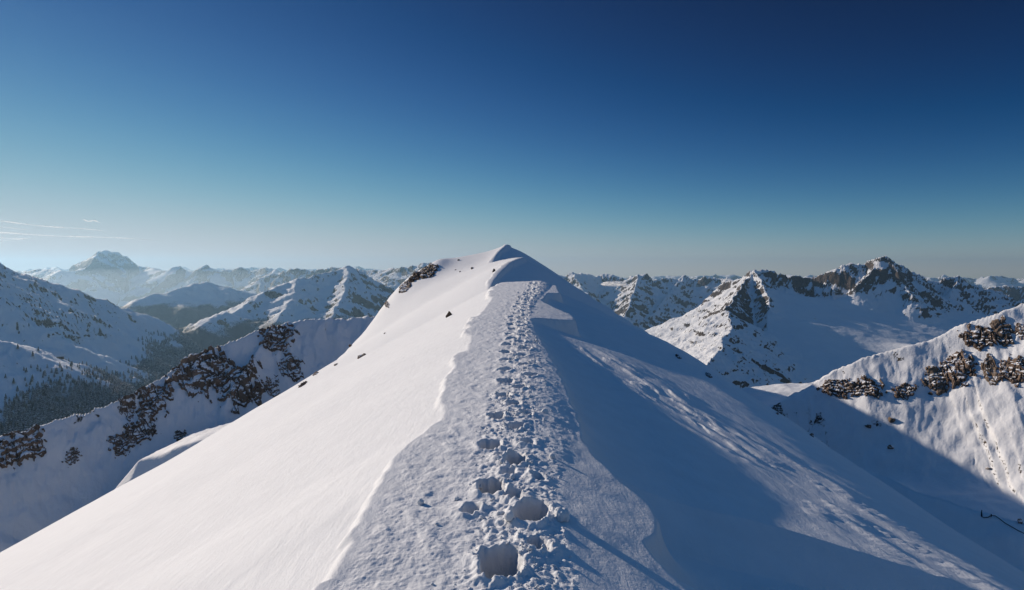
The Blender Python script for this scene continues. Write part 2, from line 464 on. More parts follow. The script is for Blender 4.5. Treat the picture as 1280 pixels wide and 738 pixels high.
# ================================================================== 2. THE OTHER MOUNTAINS
def tent(X, Y, ridges, seed=0, base=None, k=0.0):
    """height field: each ridge is a crest line falling off to both sides, fluted across its slope"""
    H = None
    for ri, R in enumerate(ridges):
        pts = np.array([P(*p) if not R.get('xyz') else p for p in R['p']], float)
        if R.get('sm'):
            al = np.concatenate([[0], np.cumsum(np.hypot(*np.diff(pts[:, :2], axis=0).T))])
            t_ = np.linspace(0, al[-1], R['sm']); pts = np.stack([np.interp(t_, al, pts[:, c]) for c in range(3)], -1)
            for _ in range(3):
                q_ = pts.copy(); q_[1:-1] = (pts[:-2] + 2 * pts[1:-1] + pts[2:]) / 4; pts = q_
        lam = R.get('lam', 200.0); amp = R.get('amp', 0.0)
        sd = seed + ri * 7
        wp = R.get('warp', .22) * lam
        Xw = X + wp * fbm(X / (lam * 1.6), Y / (lam * 1.6), 3, sd + 31); Yw = Y + wp * 1.5 * fbm(X / (lam * 1.6), Y / (lam * 1.6), 3, sd + 37)
        best = np.full(X.shape, 1e18); zt = np.zeros(X.shape); tt = np.zeros(X.shape); side = np.zeros(X.shape)
        acc = 0.0
        for a, b in zip(pts[:-1], pts[1:]):
            dx, dy = b[0] - a[0], b[1] - a[1]; L2 = dx * dx + dy * dy + 1e-9; L = math.sqrt(L2)
            t = np.clip(((Xw - a[0]) * dx + (Yw - a[1]) * dy) / L2, 0, 1)
            ex = Xw - a[0] - t * dx; ey = Yw - a[1] - t * dy
            d2 = ex * ex + ey * ey
            m = d2 < best
            best = np.where(m, d2, best); zt = np.where(m, a[2] + t * (b[2] - a[2]), zt)
            tt = np.where(m, acc + t * L, tt); side = np.where(m, np.sign(dx * ey - dy * ex), side)
            acc += L
        d = np.sqrt(best)
        w = R.get('w', 1e9); q = R.get('q', 1.0)
        s = np.where(side > 0, R.get('sl', R.get('s', .6)), R.get('sr', R.get('s', .6)))
        drop = s * (d if q == 1.0 else w / q * ((1 + d / w) ** q - 1))
        wx = tt + .35 * lam * perlin(d / lam, tt / lam, sd + 5)
        rib = ridged(wx / lam, d / (lam * 4.5) + side * 3.7, 4, sd) - .55
        h = zt - drop + amp * rib * np.clip(d / (lam * .7), 0, 1) * np.exp(-d / (lam * R.get('fade', 8)))
        h = h + .38 * amp * (ridged(wx / lam * 2.9 + 4, d / (lam * 1.3) + side * 1.9, 4, sd + 2) - .55) * np.clip(d / (lam * .25), 0, 1) * np.exp(-d / (lam * R.get('fade', 8)))
        jag = R.get('jag', 0.0)
        if jag: h = h + jag * (ridged(tt / lam * 3 + 9, d / lam * 2, 4, sd + 3) - .6) * np.exp(-d / (lam * .8))
        H = h if H is None else (np.maximum(H, h) if k == 0 else smax(H, h, k))
    return H

def mountain(name, ridges, a0, a1, d0, d1, nc, nr, seed, mat, label, rock=None, forest=None, fb=(0, 1), k=0.0, base=-1300.0, gap=1.0, terr=None, extra=None):
    """polar grid between the directions a0..a1 (pixel columns) and the depths d0..d1"""
    def Hf(X, Y):
        X = np.asarray(X, float); Y = np.asarray(Y, float)
        H = tent(X, Y, ridges, seed, k=k)
        A, lam = fb
        if A: H = H + A * (1.5 * (ridged(X / lam, Y / lam, 6, seed + 50, .55) - .55) + .5 * fbm(X / lam * 2.7, Y / lam * 2.7, 4, seed + 52)) * np.clip((H - base) / 300, 0, 1)
        if terr:                                   # rock bands: steps in the slope
            st, zs = terr
            f = H / zs + .35 * fbm(X / (zs * 4), Y / (zs * 4), 3, seed + 60)
            fr = f - np.floor(f)
            H = H + st * zs * (sstep(.25, .75, fr) - fr) * sstep(-.1, .25, fbm(X / (zs * 9), Y / (zs * 9), 3, seed + 61))
        if extra: H = extra(X, Y, H)
        return np.maximum(H, base + 12 * fbm(X / 900, Y / 900, 3, seed + 70))
    a = (np.linspace(a0, a1, nc) - 640) / F
    d = np.geomspace(d0, d1, nr)
    X = a[None, :] * d[:, None]; Y = np.repeat(d[:, None], nc, 1)
    Z = Hf(X, Y)
    # slope for the rock attribute
    gy_r = np.gradient(Z, axis=0); gx_c = np.gradient(Z, axis=1)
    dyr = np.gradient(Y, axis=0); dxr = np.gradient(X, axis=0); dxc = np.gradient(X, axis=1)
    zx = gx_c / dxc; zy = (gy_r - zx * dxr) / dyr
    slope = np.hypot(zx, zy)
    rk = np.zeros_like(Z) if rock is None else rock(X, Y, Z, slope, zx, zy)
    at = {'rock': rk}
    if forest is not None: at['forest'] = forest(X, Y, Z, slope, zx, zy)
    me = grid_mesh(name, X, Y, Z, at)
    o = obj(name, me, mat, kind='structure', label=label)
    return o, Hf

def rock_by(s0, s1, hi=1.0, zlo=None, lam=400., seed=0, amt=.35, off=0.0):
    def f(X, Y, Z, S, zx, zy):
        v = sstep(s0, s1, S + .25 * fbm(X / lam, Y / lam, 4, seed)) * hi + amt * fbm(X / lam * .5, Z / lam, 4, seed + 9) + off
        if zlo is not None: v = v - sstep(zlo + 100, zlo - 100, Z) * 1.0
        return v
    return f

TREE_Z = -385.0
def forest_below(z0=TREE_Z, amp=110., lam=700., seed=0, soft=50.):
    def f(X, Y, Z, S, zx, zy):
        n = fbm(X / lam, Y / lam, 4, seed)
        st = fbm(X / 120, Y / 500, 3, seed + 4)          # avalanche lanes down the slope
        return sstep(z0 + soft, z0 - soft, Z + amp * n) * (.95 + .75 * st + .3 * fbm(X / 260, Y / 260, 3, seed + 8))
    return f

# ---- ground far below everything
def ground():
    n = 160
    r = np.concatenate([[0.0], np.geomspace(200, 60000, n)]); th = np.linspace(0, 2 * math.pi, 181)
    X = r[:, None] * np.cos(th)[None]; Y = r[:, None] * np.sin(th)[None]
    Z = -1340 + 25 * fbm(X / 2500, Y / 2500, 4, 201)
    me = grid_mesh('ground', X, Y, Z, {'rock': np.zeros_like(Z), 'forest': .45 + .6 * fbm(X / 1500, Y / 1500, 4, 203)})
    obj('ground', me, terrain_mat('valley_ground', .004, forest=True), kind='structure', label='snow covered valley floor far below the ridge')
ground()

# ---- unseen ridge behind the summit, shaped to throw the shadow on the right slope
def back(X, Y, H):
    return H
mountain('mountain_ridge', [dict(xyz=1, p=[(0, 170, -10), (-6, 260, -12), (-6, 340, -3), (-8, 430, 0), (-6, 500, -8), (-4, 570, -14), (0, 690, -2), (2, 790, 18), (4, 850, 22), (4, 930, 8), (6, 1050, -70), (0, 1300, -200)], s=.62, lam=60, amp=5)],
         380, 900, 165, 1700, 200, 160, 301, terrain_mat('back_ridge', .05), 'unseen continuation of the snow ridge beyond the summit, shaped for its shadow',
         rock=rock_by(.75, 1.1, .8, lam=60, seed=5), base=-420)

# ---- left spur with rock bands
SPUR = [dict(p=[(530, 392, 395), (480, 396, 405), (450, 397, 405), (425, 396, 402), (400, 398, 398), (372, 401, 392), (345, 405, 385), (325, 412, 378), (300, 424, 370), (268, 434, 360), (240, 447, 352), (215, 463, 343),
                (190, 480, 335), (160, 495, 325), (130, 507, 315), (100, 516, 306), (60, 528, 295), (0, 546, 280), (-80, 562, 262), (-220, 590, 235)], sl=.9, sr=1.15, q=.70, w=60, lam=24, amp=4.5, jag=2.0, fade=7, sm=40),
        dict(p=[(340, 405, 383), (326, 428, 368), (306, 460, 350), (285, 500, 335)], s=1.1, q=.8, w=40, lam=14, amp=4, jag=1.5),
        dict(p=[(235, 450, 350), (215, 480, 335), (180, 530, 318)], s=1.05, q=.8, w=40, lam=14, amp=4, jag=1)]
def gully(X, Y, H):
    # gentle snow floor between the spur and the bright slope
    fl = -74.5 + .3 * (X + 145) - .8 * np.maximum(-X - 152, 0) - .9 * np.maximum(258 - Y, 0) - .7 * np.maximum(Y - 303, 0) + 2.5 * fbm(X / 30, Y / 30, 4, 313) 
    return smax(H, fl, 8)
spur_o, H_spur = mountain('mountain_spur', SPUR, -160, 545, 170, 560, 560, 340, 311, terrain_mat('spur_rock_snow', .09), 'shaded rocky spur falling to the left behind the bright slope',
         rock=rock_by(1.1, 1.9, .45, lam=30, seed=8, amt=.55, off=.02), base=-420, fb=(1.6, 22), k=3, extra=gully)

# ---- big shaded mountain on the left
lm_o, H_lm = mountain('mountain', [dict(p=[(-420, 210, 2400), (-200, 262, 2600), (-60, 308, 2850), (0, 330, 3000), (16, 337, 3050), (54, 351, 3200), (108, 371, 3450), (152, 383, 3700), (190, 399, 3900), (217, 413, 4050), (240, 430, 4200), (275, 460, 4300), (340, 520, 4500)],
                           sl=.6, sr=.62, q=.85, w=700, lam=300, amp=45, fade=6),
                      dict(p=[(-60, 308, 2850), (-20, 350, 2500), (20, 400, 2300)], s=.6, lam=160, amp=40)],
         -260, 380, 1500, 6000, 420, 260, 321, terrain_mat('left_mountain', .012, forest=True), 'broad blue shaded mountain at the left edge with forest on its foot',
         rock=rock_by(.78, 1.15, .75, zlo=-330, lam=220, seed=15, amt=.35, off=-.05), forest=forest_below(-405, 70, 420, 17, 40), fb=(25, 260), k=60)

# ---- lower hill in front of it, with scattered trees
hill_o, H_hill = mountain('hill', [dict(p=[(-300, 400, 1300), (-100, 416, 1450), (0, 427, 1600), (35, 432, 1700), (73, 445, 1800), (119, 464, 1900), (163, 485, 2000), (210, 515, 2050), (280, 570, 2100)],
                                        s=.50, q=.9, w=400, lam=110, amp=20, fade=8)],
         -220, 330, 700, 2700, 400, 260, 331, terrain_mat('left_hill', .03, forest=True), 'low shaded hill dotted with trees at the left edge',
         rock=rock_by(.8, 1.2, .5, zlo=-350, lam=80, seed=25, off=-.1), forest=forest_below(-300, 60, 260, 27, 50), fb=(10, 120), k=30)

# ---- forested valley hills in the middle distance, left
mountain('hill', [dict(p=[(100, 410, 6000), (130, 396, 6300), (163, 381, 6700), (190, 370, 7000), (225, 361, 7400), (244, 354, 7700), (271, 355, 8000), (298, 361, 8200), (320, 367, 8300), (345, 368, 8300), (380, 374, 8300), (420, 392, 8000)], s=.36, q=.9, w=1500, lam=600, amp=75, fade=8)],
         90, 480, 4300, 10500, 360, 240, 341, terrain_mat('valley_hill', .006, forest=True), 'hazy forested hill with sunlit clearings above the valley',
         rock=rock_by(.9, 1.3, .6, zlo=-300, lam=400, seed=35, off=-.1), forest=forest_below(-345, 110, 900, 37, 90), fb=(40, 500), k=90)
mountain('hill', [dict(p=[(120, 470, 3500), (200, 430, 4200), (250, 405, 4700), (270, 395, 5000), (300, 381, 5400), (340, 364, 5900), (372, 351, 6300), (395, 346, 6500), (416, 341, 6700), (436, 334, 6900), (456, 346, 7000), (478, 360, 7000), (510, 372, 7000), (560, 390, 7000)], s=.52, q=.85, w=1200, lam=380, amp=85, fade=8, jag=18),
                  dict(p=[(372, 351, 6300), (362, 378, 5500), (340, 410, 4900)], s=.5, lam=250, amp=60),
                  dict(p=[(436, 334, 6900), (430, 366, 6000), (415, 395, 5300)], s=.6, lam=250, amp=70)],
         110, 640, 3000, 9000, 420, 260, 351, terrain_mat('rocky_mountain', .007, forest=True), 'rocky snow peak rising behind the valley left of the bright slope',
         rock=rock_by(.62, 1.0, .8, zlo=-450, lam=260, seed=45, amt=.4, off=-.02), forest=forest_below(-390, 110, 700, 47, 90), fb=(40, 420), k=70)

# ---- the pyramid peak and the ranges on the left horizon
mountain('mountain', [dict(p=[(-60, 338, 15500), (0, 339, 15300), (30, 340, 15000), (49, 336, 14800), (62, 340, 14500), (80, 338, 14300), (95, 340, 14300), (103, 337, 14500), (109, 331, 14700), (119, 321, 15000), (126, 316, 15300), (131, 313.5, 15600), (137, 314, 15900), (144, 316, 16200), (150, 322, 16400), (157, 321, 16600),
                           (165, 327, 16800), (172, 333, 17000), (190, 334, 17000), (200, 338, 15500), (213, 342, 15200), (218, 334, 15000), (224, 334, 15000), (232, 339, 15000), (240, 340, 15000), (250, 333, 15000), (257, 331, 15000), (268, 336, 15000),
                           (280, 339, 15000), (295, 337, 15200), (306, 335, 15200), (320, 338, 15200), (334, 335, 15000), (350, 341, 14500), (372, 346, 14000), (420, 352, 13500)], s=.62, q=.8, w=1200, lam=900, amp=150, jag=30, fade=5)],
         -150, 480, 10500, 21000, 480, 220, 361, terrain_mat('pyramid_range', .003), 'hazy pyramid shaped peak and its range on the left horizon',
         rock=rock_by(.55, .95, .9, lam=700, seed=55, amt=.3, off=.05), fb=(60, 900), k=60)
_sk = [(-120, 334, 26000)]
_rr = random.Random(9)
x = -100
while x < 620:
    _sk.append((x, 334.5 + _rr.uniform(-2.5, 2.5) + (2 if x % 3 else 0), 26000 + _rr.uniform(-1500, 1500))); x += _rr.uniform(7, 15)
mountain('mountain', [dict(p=_sk, s=.55, lam=1200, amp=120, jag=70)], -120, 640, 21500, 30000, 420, 110, 371, terrain_mat('far_range', .002), 'farthest pale row of peaks along the left horizon',
         rock=rock_by(.5, .9, .8, lam=900, seed=65), fb=(60, 1200), k=40)
mountain('mountain', [dict(p=[(330, 346, 12000), (355, 340, 12000), (375, 336, 12000), (394, 339, 12000), (416, 335, 12000), (436, 338, 11800), (450, 337, 11500), (469, 339, 11300), (487, 336.5, 11000), (503, 337, 10500), (512, 334, 10500), (520, 331, 10500), (530, 328, 10500), (545, 331, 10500), (570, 334, 10500), (620, 338, 10500)],
                           s=.62, q=.85, w=900, lam=500, amp=110, jag=50)],
         300, 640, 8800, 15000, 320, 150, 381, terrain_mat('mid_range', .0045), 'jagged snowy range just left of the near summit',
         rock=rock_by(.55, .95, .85, lam=500, seed=75, off=.02), fb=(50, 600), k=40)

# ---- right hand ranges
_sk = [(560, 338, 25000)]
x = 600
while x < 1420:
    _sk.append((x, 346 + _rr.uniform(-3, 3), 25000 + _rr.uniform(-1500, 1500))); x += _rr.uniform(8, 18)
mountain('mountain', [dict(p=_sk, s=.55, lam=1200, amp=120, jag=70)], 600, 1400, 20500, 29000, 420, 110, 391, terrain_mat('far_range_right', .002), 'farthest row of peaks along the right horizon',
         rock=rock_by(.5, .9, .8, lam=900, seed=85), fb=(60, 1200), k=40)
mountain('mountain', [dict(p=[(1180, 366, 9500), (1231, 362, 9500), (1242, 358, 9500), (1250, 359, 9500), (1258, 355.5, 9500), (1268, 357, 9500), (1280, 356.5, 9500), (1310, 352, 9500), (1400, 360, 9500)], s=.6, lam=500, amp=90, jag=45)],
         1160, 1380, 8000, 13000, 160, 120, 395, terrain_mat('right_corner_range', .005), 'small jagged range in the gap at the right edge', rock=rock_by(.5, .9, .9, lam=500, seed=87, off=.1), fb=(40, 600))
mountain('mountain', [dict(p=[(600, 340, 9800), (660, 345, 9600), (696, 344, 9500), (706, 346, 9500), (715, 341.5, 9500), (734, 343, 9500), (745, 347, 9500), (759, 343, 9500), (769, 346, 9400), (783, 350, 9200), (788, 345.5, 9100), (798, 344.5, 9100), (809, 344, 9000), (818, 352, 8900), (829, 350, 9200), (843, 349, 9400),
                           (851, 350, 9400), (857, 345.5, 9400), (867, 350, 9300), (880, 345.5, 9200), (897, 348, 9200), (913, 349, 9000), (930, 352, 8800), (960, 350, 8600), (1000, 356, 8600)], s=.72, q=.7, w=700, lam=420, amp=130, jag=45, fade=6),
                      dict(p=[(798, 345, 9050), (790, 368, 8300), (782, 395, 7700)], s=.75, lam=260, amp=80, jag=20),
                      dict(p=[(715, 342, 9500), (735, 372, 8500), (760, 400, 7800)], s=.8, lam=260, amp=90, jag=20),
                      dict(p=[(857, 346, 9400), (832, 372, 8500), (815, 395, 7900)], s=.7, lam=260, amp=80, jag=20)],
         640, 1040, 5800, 11500, 420, 260, 401, terrain_mat('right_range', .0055), 'craggy range with one sunlit summit right of the near ridge',
         rock=rock_by(.62, 1.25, .68, lam=350, seed=95, amt=.4, off=-.02), fb=(50, 450), k=50)

# ---- the big peak, its basin and the sunlit spur
BIG = [dict(p=[(905, 352, 5200), (925, 350, 5000), (935, 344, 4900), (943, 338.5, 4800), (959, 338.5, 4800), (964, 336.5, 4800), (973, 341, 4800), (984, 345, 4850), (1000, 346, 4900), (1014, 346.5, 4900), (1030, 341, 4850), (1047, 335, 4800), (1052, 331, 4800), (1063, 329, 4800), (1074, 327.5, 4800), (1084, 327, 4800), (1093, 324.5, 4750),
               (1101, 321.5, 4700), (1108, 319.5, 4700), (1117, 323, 4700), (1128, 331, 4700), (1147, 342, 4750), (1160, 349, 4800), (1173, 352, 4800), (1182, 347.5, 4800), (1194, 346, 4800), (1204, 346, 4800), (1209, 350, 4800), (1216, 355, 4800), (1231, 359, 4800), (1255, 366, 4800), (1275, 380, 4800), (1330, 410, 4800)],
             s=1.15, q=.52, w=220, lam=170, amp=55, jag=26, fade=4),
       dict(p=[(1110, 321, 4690), (1128, 352, 4480), (1142, 371, 4300)], s=1.1, q=.6, w=150, lam=120, amp=32, jag=14),
       dict(p=[(1095, 325, 4750), (1082, 348, 4560), (1074, 356, 4480)], s=1.1, q=.6, w=150, lam=120, amp=30, jag=12),
       dict(p=[(1200, 347, 4790), (1190, 366, 4600)], s=1.0, q=.6, w=150, lam=120, amp=25, jag=10),
       dict(p=[(943, 339, 4800), (955, 358, 4400), (966, 385, 4000)], s=.95, q=.6, w=150, lam=120, amp=35, jag=12),
       dict(p=[(938, 343, 4800), (922, 366, 4250), (909, 386, 3760)], sl=1.25, sr=1.0, q=.8, w=260, lam=120, amp=34, jag=14, fade=5),
       dict(p=[(907, 388, 3700), (913, 400, 3450), (916, 408, 3350), (906, 421, 3150), (902, 428, 3050), (905, 436, 2950), (890, 448, 2800), (878, 458, 2700), (860, 480, 2500), (830, 520, 2200)], sl=.60, sr=.55, q=.9, w=600, lam=110, amp=24, jag=10, fade=5)]
def basin(X, Y, H):
    # broad snow bench below the north face, falling to the left valley
    z = -215 - .30 * np.maximum(4400 - Y, 0) - .12 * (np.maximum(X, 1750) - 2400) - .33 * np.maximum(1400 - X, 0) * sstep(4600, 2500, Y) + 22 * fbm(X / 700, Y / 500, 4, 433) + 5 * fbm(X / 150, Y / 110, 4, 434)
    z = z + 62 * np.exp(-((X - 2290) / 190) ** 2 - ((Y - 3480) / 120) ** 2)
    z = z - 1.1 * np.maximum(.40 * Y - X, 0) - .25 * np.maximum(Y - 4700, 0)
    return smax(H, z, 40)
mountain('mountain', BIG, 760, 1400, 1500, 6300, 620, 420, 431, terrain_mat('big_peak', .011), 'large rocky peak with a shaded snow basin and a sunlit spur on the right',
         rock=rock_by(.62, 1.25, .70, lam=110, seed=105, amt=.5, off=.03), k=18, base=-1300, fb=(14, 180), extra=basin, terr=(.25, 45))

# ---- rocky lit slope on the right
RS = [dict(p=[(900, 552, 560), (945, 525, 560), (960, 513, 560), (976, 500, 560), (1014, 479.5, 555), (1036, 466, 550), (1068, 450.5, 545), (1101, 440, 540), (1133, 433, 535), (1171, 421, 530), (1204, 407.5, 525), (1220, 400, 520), (1247, 388.5, 515), (1280, 377, 510), (1340, 350, 500), (1500, 300, 480)],
           s=1.0, q=.60, w=55, lam=22, amp=3.2, jag=0.6, fade=4, sm=34)]
def rs_extra(X, Y, H):
    fl = -150 + .10 * (X - 250) + 6 * fbm(X / 60, Y / 60, 4, 443)
    return smax(H, fl, 10)
rs_o, H_rs = mountain('mountain_slope', RS, 800, 1420, 300, 800, 460, 300, 441, terrain_mat('right_slope', .10), 'sunlit slope with rock bands and avalanche runnels on the right',
         rock=rock_by(1.05, 1.4, .5, lam=30, seed=115, amt=.35, off=-.12), base=-420, fb=(1.5, 30), k=4, extra=rs_extra)

# ---- shaded hollow and moraine crest between the ridge and that slope
MO = [dict(p=[(960, 545, 300), (1010, 566, 280), (1060, 582, 265), (1110, 600, 250), (1160, 618, 235), (1200, 629, 225), (1240, 643, 215), (1290, 660, 205), (1400, 700, 190)], sl=.45, sr=.55, q=.9, w=60, lam=30, amp=1.5)]
mo_o, H_mo = mountain('hill', MO, 860, 1420, 120, 420, 300, 200, 451, terrain_mat('moraine_snow', .2), 'low shaded snow crest in the hollow at the lower right',
         rock=rock_by(1.5, 2, .2, lam=30, seed=125, off=-.3), base=-420, fb=(1.2, 30))


# ================================================================== 3. ROCKS
ROCK_BROWN = [(.28, (.035, .027, .023)), (.45, (.10, .074, .056)), (.58, (.19, .140, .10)), (.8, (.30, .23, .16))]
ROCK_DARK = [(.30, (.035, .026, .021)), (.44, (.10, .070, .052)), (.58, (.19, .135, .10)), (.80, (.30, .225, .17))]

def frame_at(H, C, e):
    x, y = C[0], C[1]
    hx = (H(np.array([x + e]), np.array([y]))[0] - H(np.array([x - e]), np.array([y]))[0]) / (2 * e)
    hy = (H(np.array([x]), np.array([y + e]))[0] - H(np.array([x]), np.array([y - e]))[0]) / (2 * e)
    N = np.array([-hx, -hy, 1.0]); N /= np.linalg.norm(N)
    return N

def outcrop(H, px, py, wpx, hpx, d0, d1, seed, mat, label, hgt=.5, tilt=0.0, group=None, name='rock_outcrop', n=52, blocky=4.0, frag=.65, crack=True):
    """a crag that grows out of the slope: real relief on the surface of H, its rim buried in the snow"""
    C = surf(H, px, py, d0, d1)
    dist = np.linalg.norm(C)
    N = frame_at(H, C, max(.4, wpx / F * dist * .5))
    r = C / dist
    def proj(a):
        # the move along the slope that the camera sees as the unit screen direction a
        t = a - r * (a @ N) / (r @ N)
        L = np.linalg.norm(t)
        return t / L * min(L, 2.6)
    ct, st = math.cos(tilt), math.sin(tilt)
    R_ = np.array([1.0, 0, 0]); U_ = np.array([0, SP, CP])
    A = proj(R_ * ct + U_ * st) * (wpx / F * dist * .5)
    B = proj(U_ * ct - R_ * st) * (hpx / F * dist * .5)
    u = np.linspace(-1.7, 1.7, n)
    U, V = np.meshgrid(u, u)
    X = C[0] + A[0] * U + B[0] * V; Y = C[1] + A[1] * U + B[1] * V
    Z = H(X, Y)
    asp = max(.5, min(2.5, wpx / max(hpx, 1)))
    rr = np.sqrt(U * U + V * V) + frag * .75 * fbm(U * 1.5 * asp + seed, V * 1.5 + .6 * U, 4, seed) + frag * .50 * fbm(U * 3.0 * asp + V, V * 2.6, 2, seed + 5)
    M = sstep(1.0, .80, rr)
    q = fbm(U * 1.2 * asp + seed * 2.1, V * 1.2, 2, seed + 11) * 1.5 + V * 1.1 + U * .25
    q = q * blocky / 2
    fr = q - np.floor(q); qs = (np.floor(q) + sstep(.30, .70, fr)) / blocky * 2 - q / blocky * 2
    rel = .24 + 1.3 * qs + .20 * (ridged(U * 1.5 * asp, V * .9, 2, seed + 21) - .45) + .38 * fbm(U * 1.6 * asp, V * 1.6, 2, seed + 27)
    if crack:                                     # solid faces split by steep cracks and a few ledges
        cr_ = np.minimum(np.abs(perlin(U * 2.1 * min(asp, 1.6) + .35 * V + seed, V * .55, seed + 51)), np.abs(perlin(U * 1.3 - .5 * V, V * 1.9 + seed, seed + 52)) * 1.3)
        led = V * 2.6 + .9 * fbm(U * .9, V * .9, 2, seed + 53) + .25 * U
        fl_ = led - np.floor(led)
        rel = .30 + .30 * fbm(U * 1.1 * min(asp, 1.6), V * 1.1, 3, seed + 54) - .22 * sstep(.10, .0, cr_) + .22 * (sstep(.55, .95, fl_) - fl_) + .05 * fbm(U * 5, V * 5, 3, seed + 55)
    size = min(wpx, hpx * 1.6) / F * dist
    h = size * hgt * (M * rel - .10 * (1 - M))
    D = N * .8 + np.array([-.0, -.35, .15]); D /= np.linalg.norm(D)
    X = X + D[0] * h; Y = Y + D[1] * h; Z = Z + D[2] * h
    jit = size * .012 * M
    X = X + jit * fbm(U * 9, V * 9, 2, seed + 41); Y = Y + jit * fbm(U * 9, V * 9, 2, seed + 43)
    co = np.stack([X - C[0], Y - C[1], Z - C[2]], -1).reshape(-1, 3)
    i = np.arange(n * n).reshape(n, n)
    keep = (M[:-1, :-1] + M[1:, 1:] + M[1:, :-1] + M[:-1, 1:]) > .002
    qd = np.stack([i[:-1, :-1], i[:-1, 1:], i[1:, 1:], i[1:, :-1]], -1)[keep]
    used = np.unique(qd); remap = -np.ones(n * n, int); remap[used] = np.arange(len(used))
    me = raw_mesh(name, co[used], remap[qd], smooth=not crack)
    return obj(name, me, mat, loc=tuple(C), label=label, cat='rock', group=group)

_ico = {}
def icos(sub):
    if sub not in _ico:
        import bmesh
        bm = bmesh.new(); bmesh.ops.create_icosphere(bm, subdivisions=sub, radius=1.0)
        bm.verts.ensure_lookup_table()
        _ico[sub] = (np.array([v.co[:] for v in bm.verts]), np.array([[v.index for v in f.verts] for f in bm.faces])); bm.free()
    return _ico[sub]

def noise3(p, f, o, seed):
    return (fbm(p[:, 0] * f + 7, p[:, 1] * f, o, seed) + fbm(p[:, 1] * f, p[:, 2] * f + 3, o, seed + 1) + fbm(p[:, 2] * f, p[:, 0] * f, o, seed + 2)) / 1.7

def boulder_mesh(seed, scale, sub=4, cuts=14, rough=.18):
    v, f = icos(sub); v = v.copy(); r = np.random.default_rng(seed)
    for k in range(cuts):
        nrm = r.normal(size=3); nrm /= np.linalg.norm(nrm); d = r.uniform(.45, .85)
        t = v @ nrm - d; t = np.maximum(t, 0); v -= t[:, None] * nrm[None] * .97
    v += v * (rough * noise3(v, 1.7, 4, seed))[:, None] + v * (.06 * noise3(v, 6, 3, seed + 9))[:, None]
    return v * np.array(scale), f

def boulder(H, px, py, wpx, hpx, d0, d1, seed, mat, label, deep=.3, group=None, elong=1.0, name='boulder'):
    C = surf(H, px, py + hpx * .35, d0, d1); dist = np.linalg.norm(C)
    w_ = wpx / F * dist * .55; h_ = hpx / F * dist * .62
    v, f = boulder_mesh(seed, (w_, w_ * elong, h_))
    me = raw_mesh(name, v, f, smooth=False)
    return obj(name, me, mat, loc=(C[0], C[1], C[2] + h_ * (1 - deep) * .12), rot=(0, 0, seed * 1.3), label=label, cat='rock', group=group)

RB_near = rock_mat('brown_rock', .40, ROCK_BROWN, .80, 0, (1.0, 1.0, .6), .14)
RB_dark = rock_mat('dark_rock', .45, ROCK_DARK, .80, 3, (1.0, 1.0, .6), .14)
RB_spur = rock_mat('spur_crag_rock', .16, ROCK_DARK, .58, 5, (1.0, 1.0, .7), .14)
RB_right = rock_mat('right_crag_rock', .11, ROCK_DARK, .66, 7, (1.2, 1.2, .40), .10)
RB_tan = rock_mat('tan_crag_rock', .10, ROCK_BROWN, .80, 9, (1.2, 1.2, .40), .10)

# on the flanks of the ridge itself
k0, k1 = 20, 170
outcrop(HR, 535, 340, 26, 24, k0, k1, 11, RB_near, 'big brown outcrop high on the bright slope, beside the snowy knob left of the summit', hgt=.36, tilt=.5)
outcrop(HR, 519, 347, 20, 16, k0, k1, 12, RB_dark, 'dark broken outcrop between the big brown outcrop and the edge of the bright slope', hgt=.6, tilt=.6)
outcrop(HR, 506, 359, 18, 22, k0, k1, 13, RB_near, 'tall brown outcrop on the outer edge of the bright slope, next below the broken one', hgt=.36, tilt=.6)
outcrop(HR, 484, 381, 11, 22, k0, k1, 14, RB_near, 'upright dark crag on the bright slope edge where it meets the left spur', hgt=.6, tilt=.3)
boulder(HR, 562, 392, 9, 9, k0, k1, 15, RB_near, 'lone snow capped boulder in the middle of the bright upper slope')
outcrop(HR, 590, 336, 7, 7, k0, k1, 16, RB_near, 'small slanting brown rock just below the summit on the bright side', hgt=.6, tilt=.9, n=36)
boulder(HR, 617, 338, 5, 6, k0, k1, 17, RB_near, 'small reddish brown rock on the edge of the shaded second hump')
boulder(HR, 569.5, 337, 2.4, 2.4, k0, k1, 18, RB_dark, 'tiny stone on the bright slope below the knob, higher of a pair')
boulder(HR, 575, 339.5, 2.6, 2.2, k0, k1, 19, RB_dark, 'tiny stone on the bright slope below the knob, lower of a pair')
boulder(HR, 573, 325, 3.6, 2.6, k0, k1, 20, RB_dark, 'tiny dark stone on the skyline between the knob and the summit')
outcrop(HR, 452, 446, 11, 14, k0, k1, 21, RB_dark, 'dark outcrop partway down the bright slope, with a furrow above it', hgt=.6, tilt=.5, n=44)
outcrop(HR, 420, 456, 6, 9, k0, k1, 22, RB_dark, 'small dark outcrop at the rim of the bright slope left of the furrow', hgt=.6, tilt=.5, n=40)
outcrop(HR, 394, 468, 8, 13, k0, k1, 23, RB_dark, 'narrow dark outcrop at the rim of the bright slope, upper of the two lowest', hgt=.6, tilt=.5, n=44)
outcrop(HR, 379, 481, 13, 10, k0, k1, 24, RB_dark, 'lowest dark outcrop at the rim of the bright slope above the shaded gully', hgt=.6, tilt=.6, n=44)
boulder(HR, 438, 424, 4, 4.5, k0, k1, 25, RB_dark, 'small dark boulder at the rim of the bright slope below the left spur')
boulder(HR, 481, 416.5, 3, 2, k0, k1, 26, RB_dark, 'single pebble sized stone on clean bright snow above the furrow')
outcrop(HR, 848, 446, 8, 9, k0, k1, 27, RB_dark, 'dark notch of rock on the right hand edge of the shaded slope, topmost there', hgt=.6, tilt=-.6, n=40)
outcrop(HR, 886, 470, 9, 9, k0, k1, 28, RB_dark, 'dark rock on the right hand edge of the shaded slope before the shaded spur face', hgt=.6, tilt=-.6, n=40)
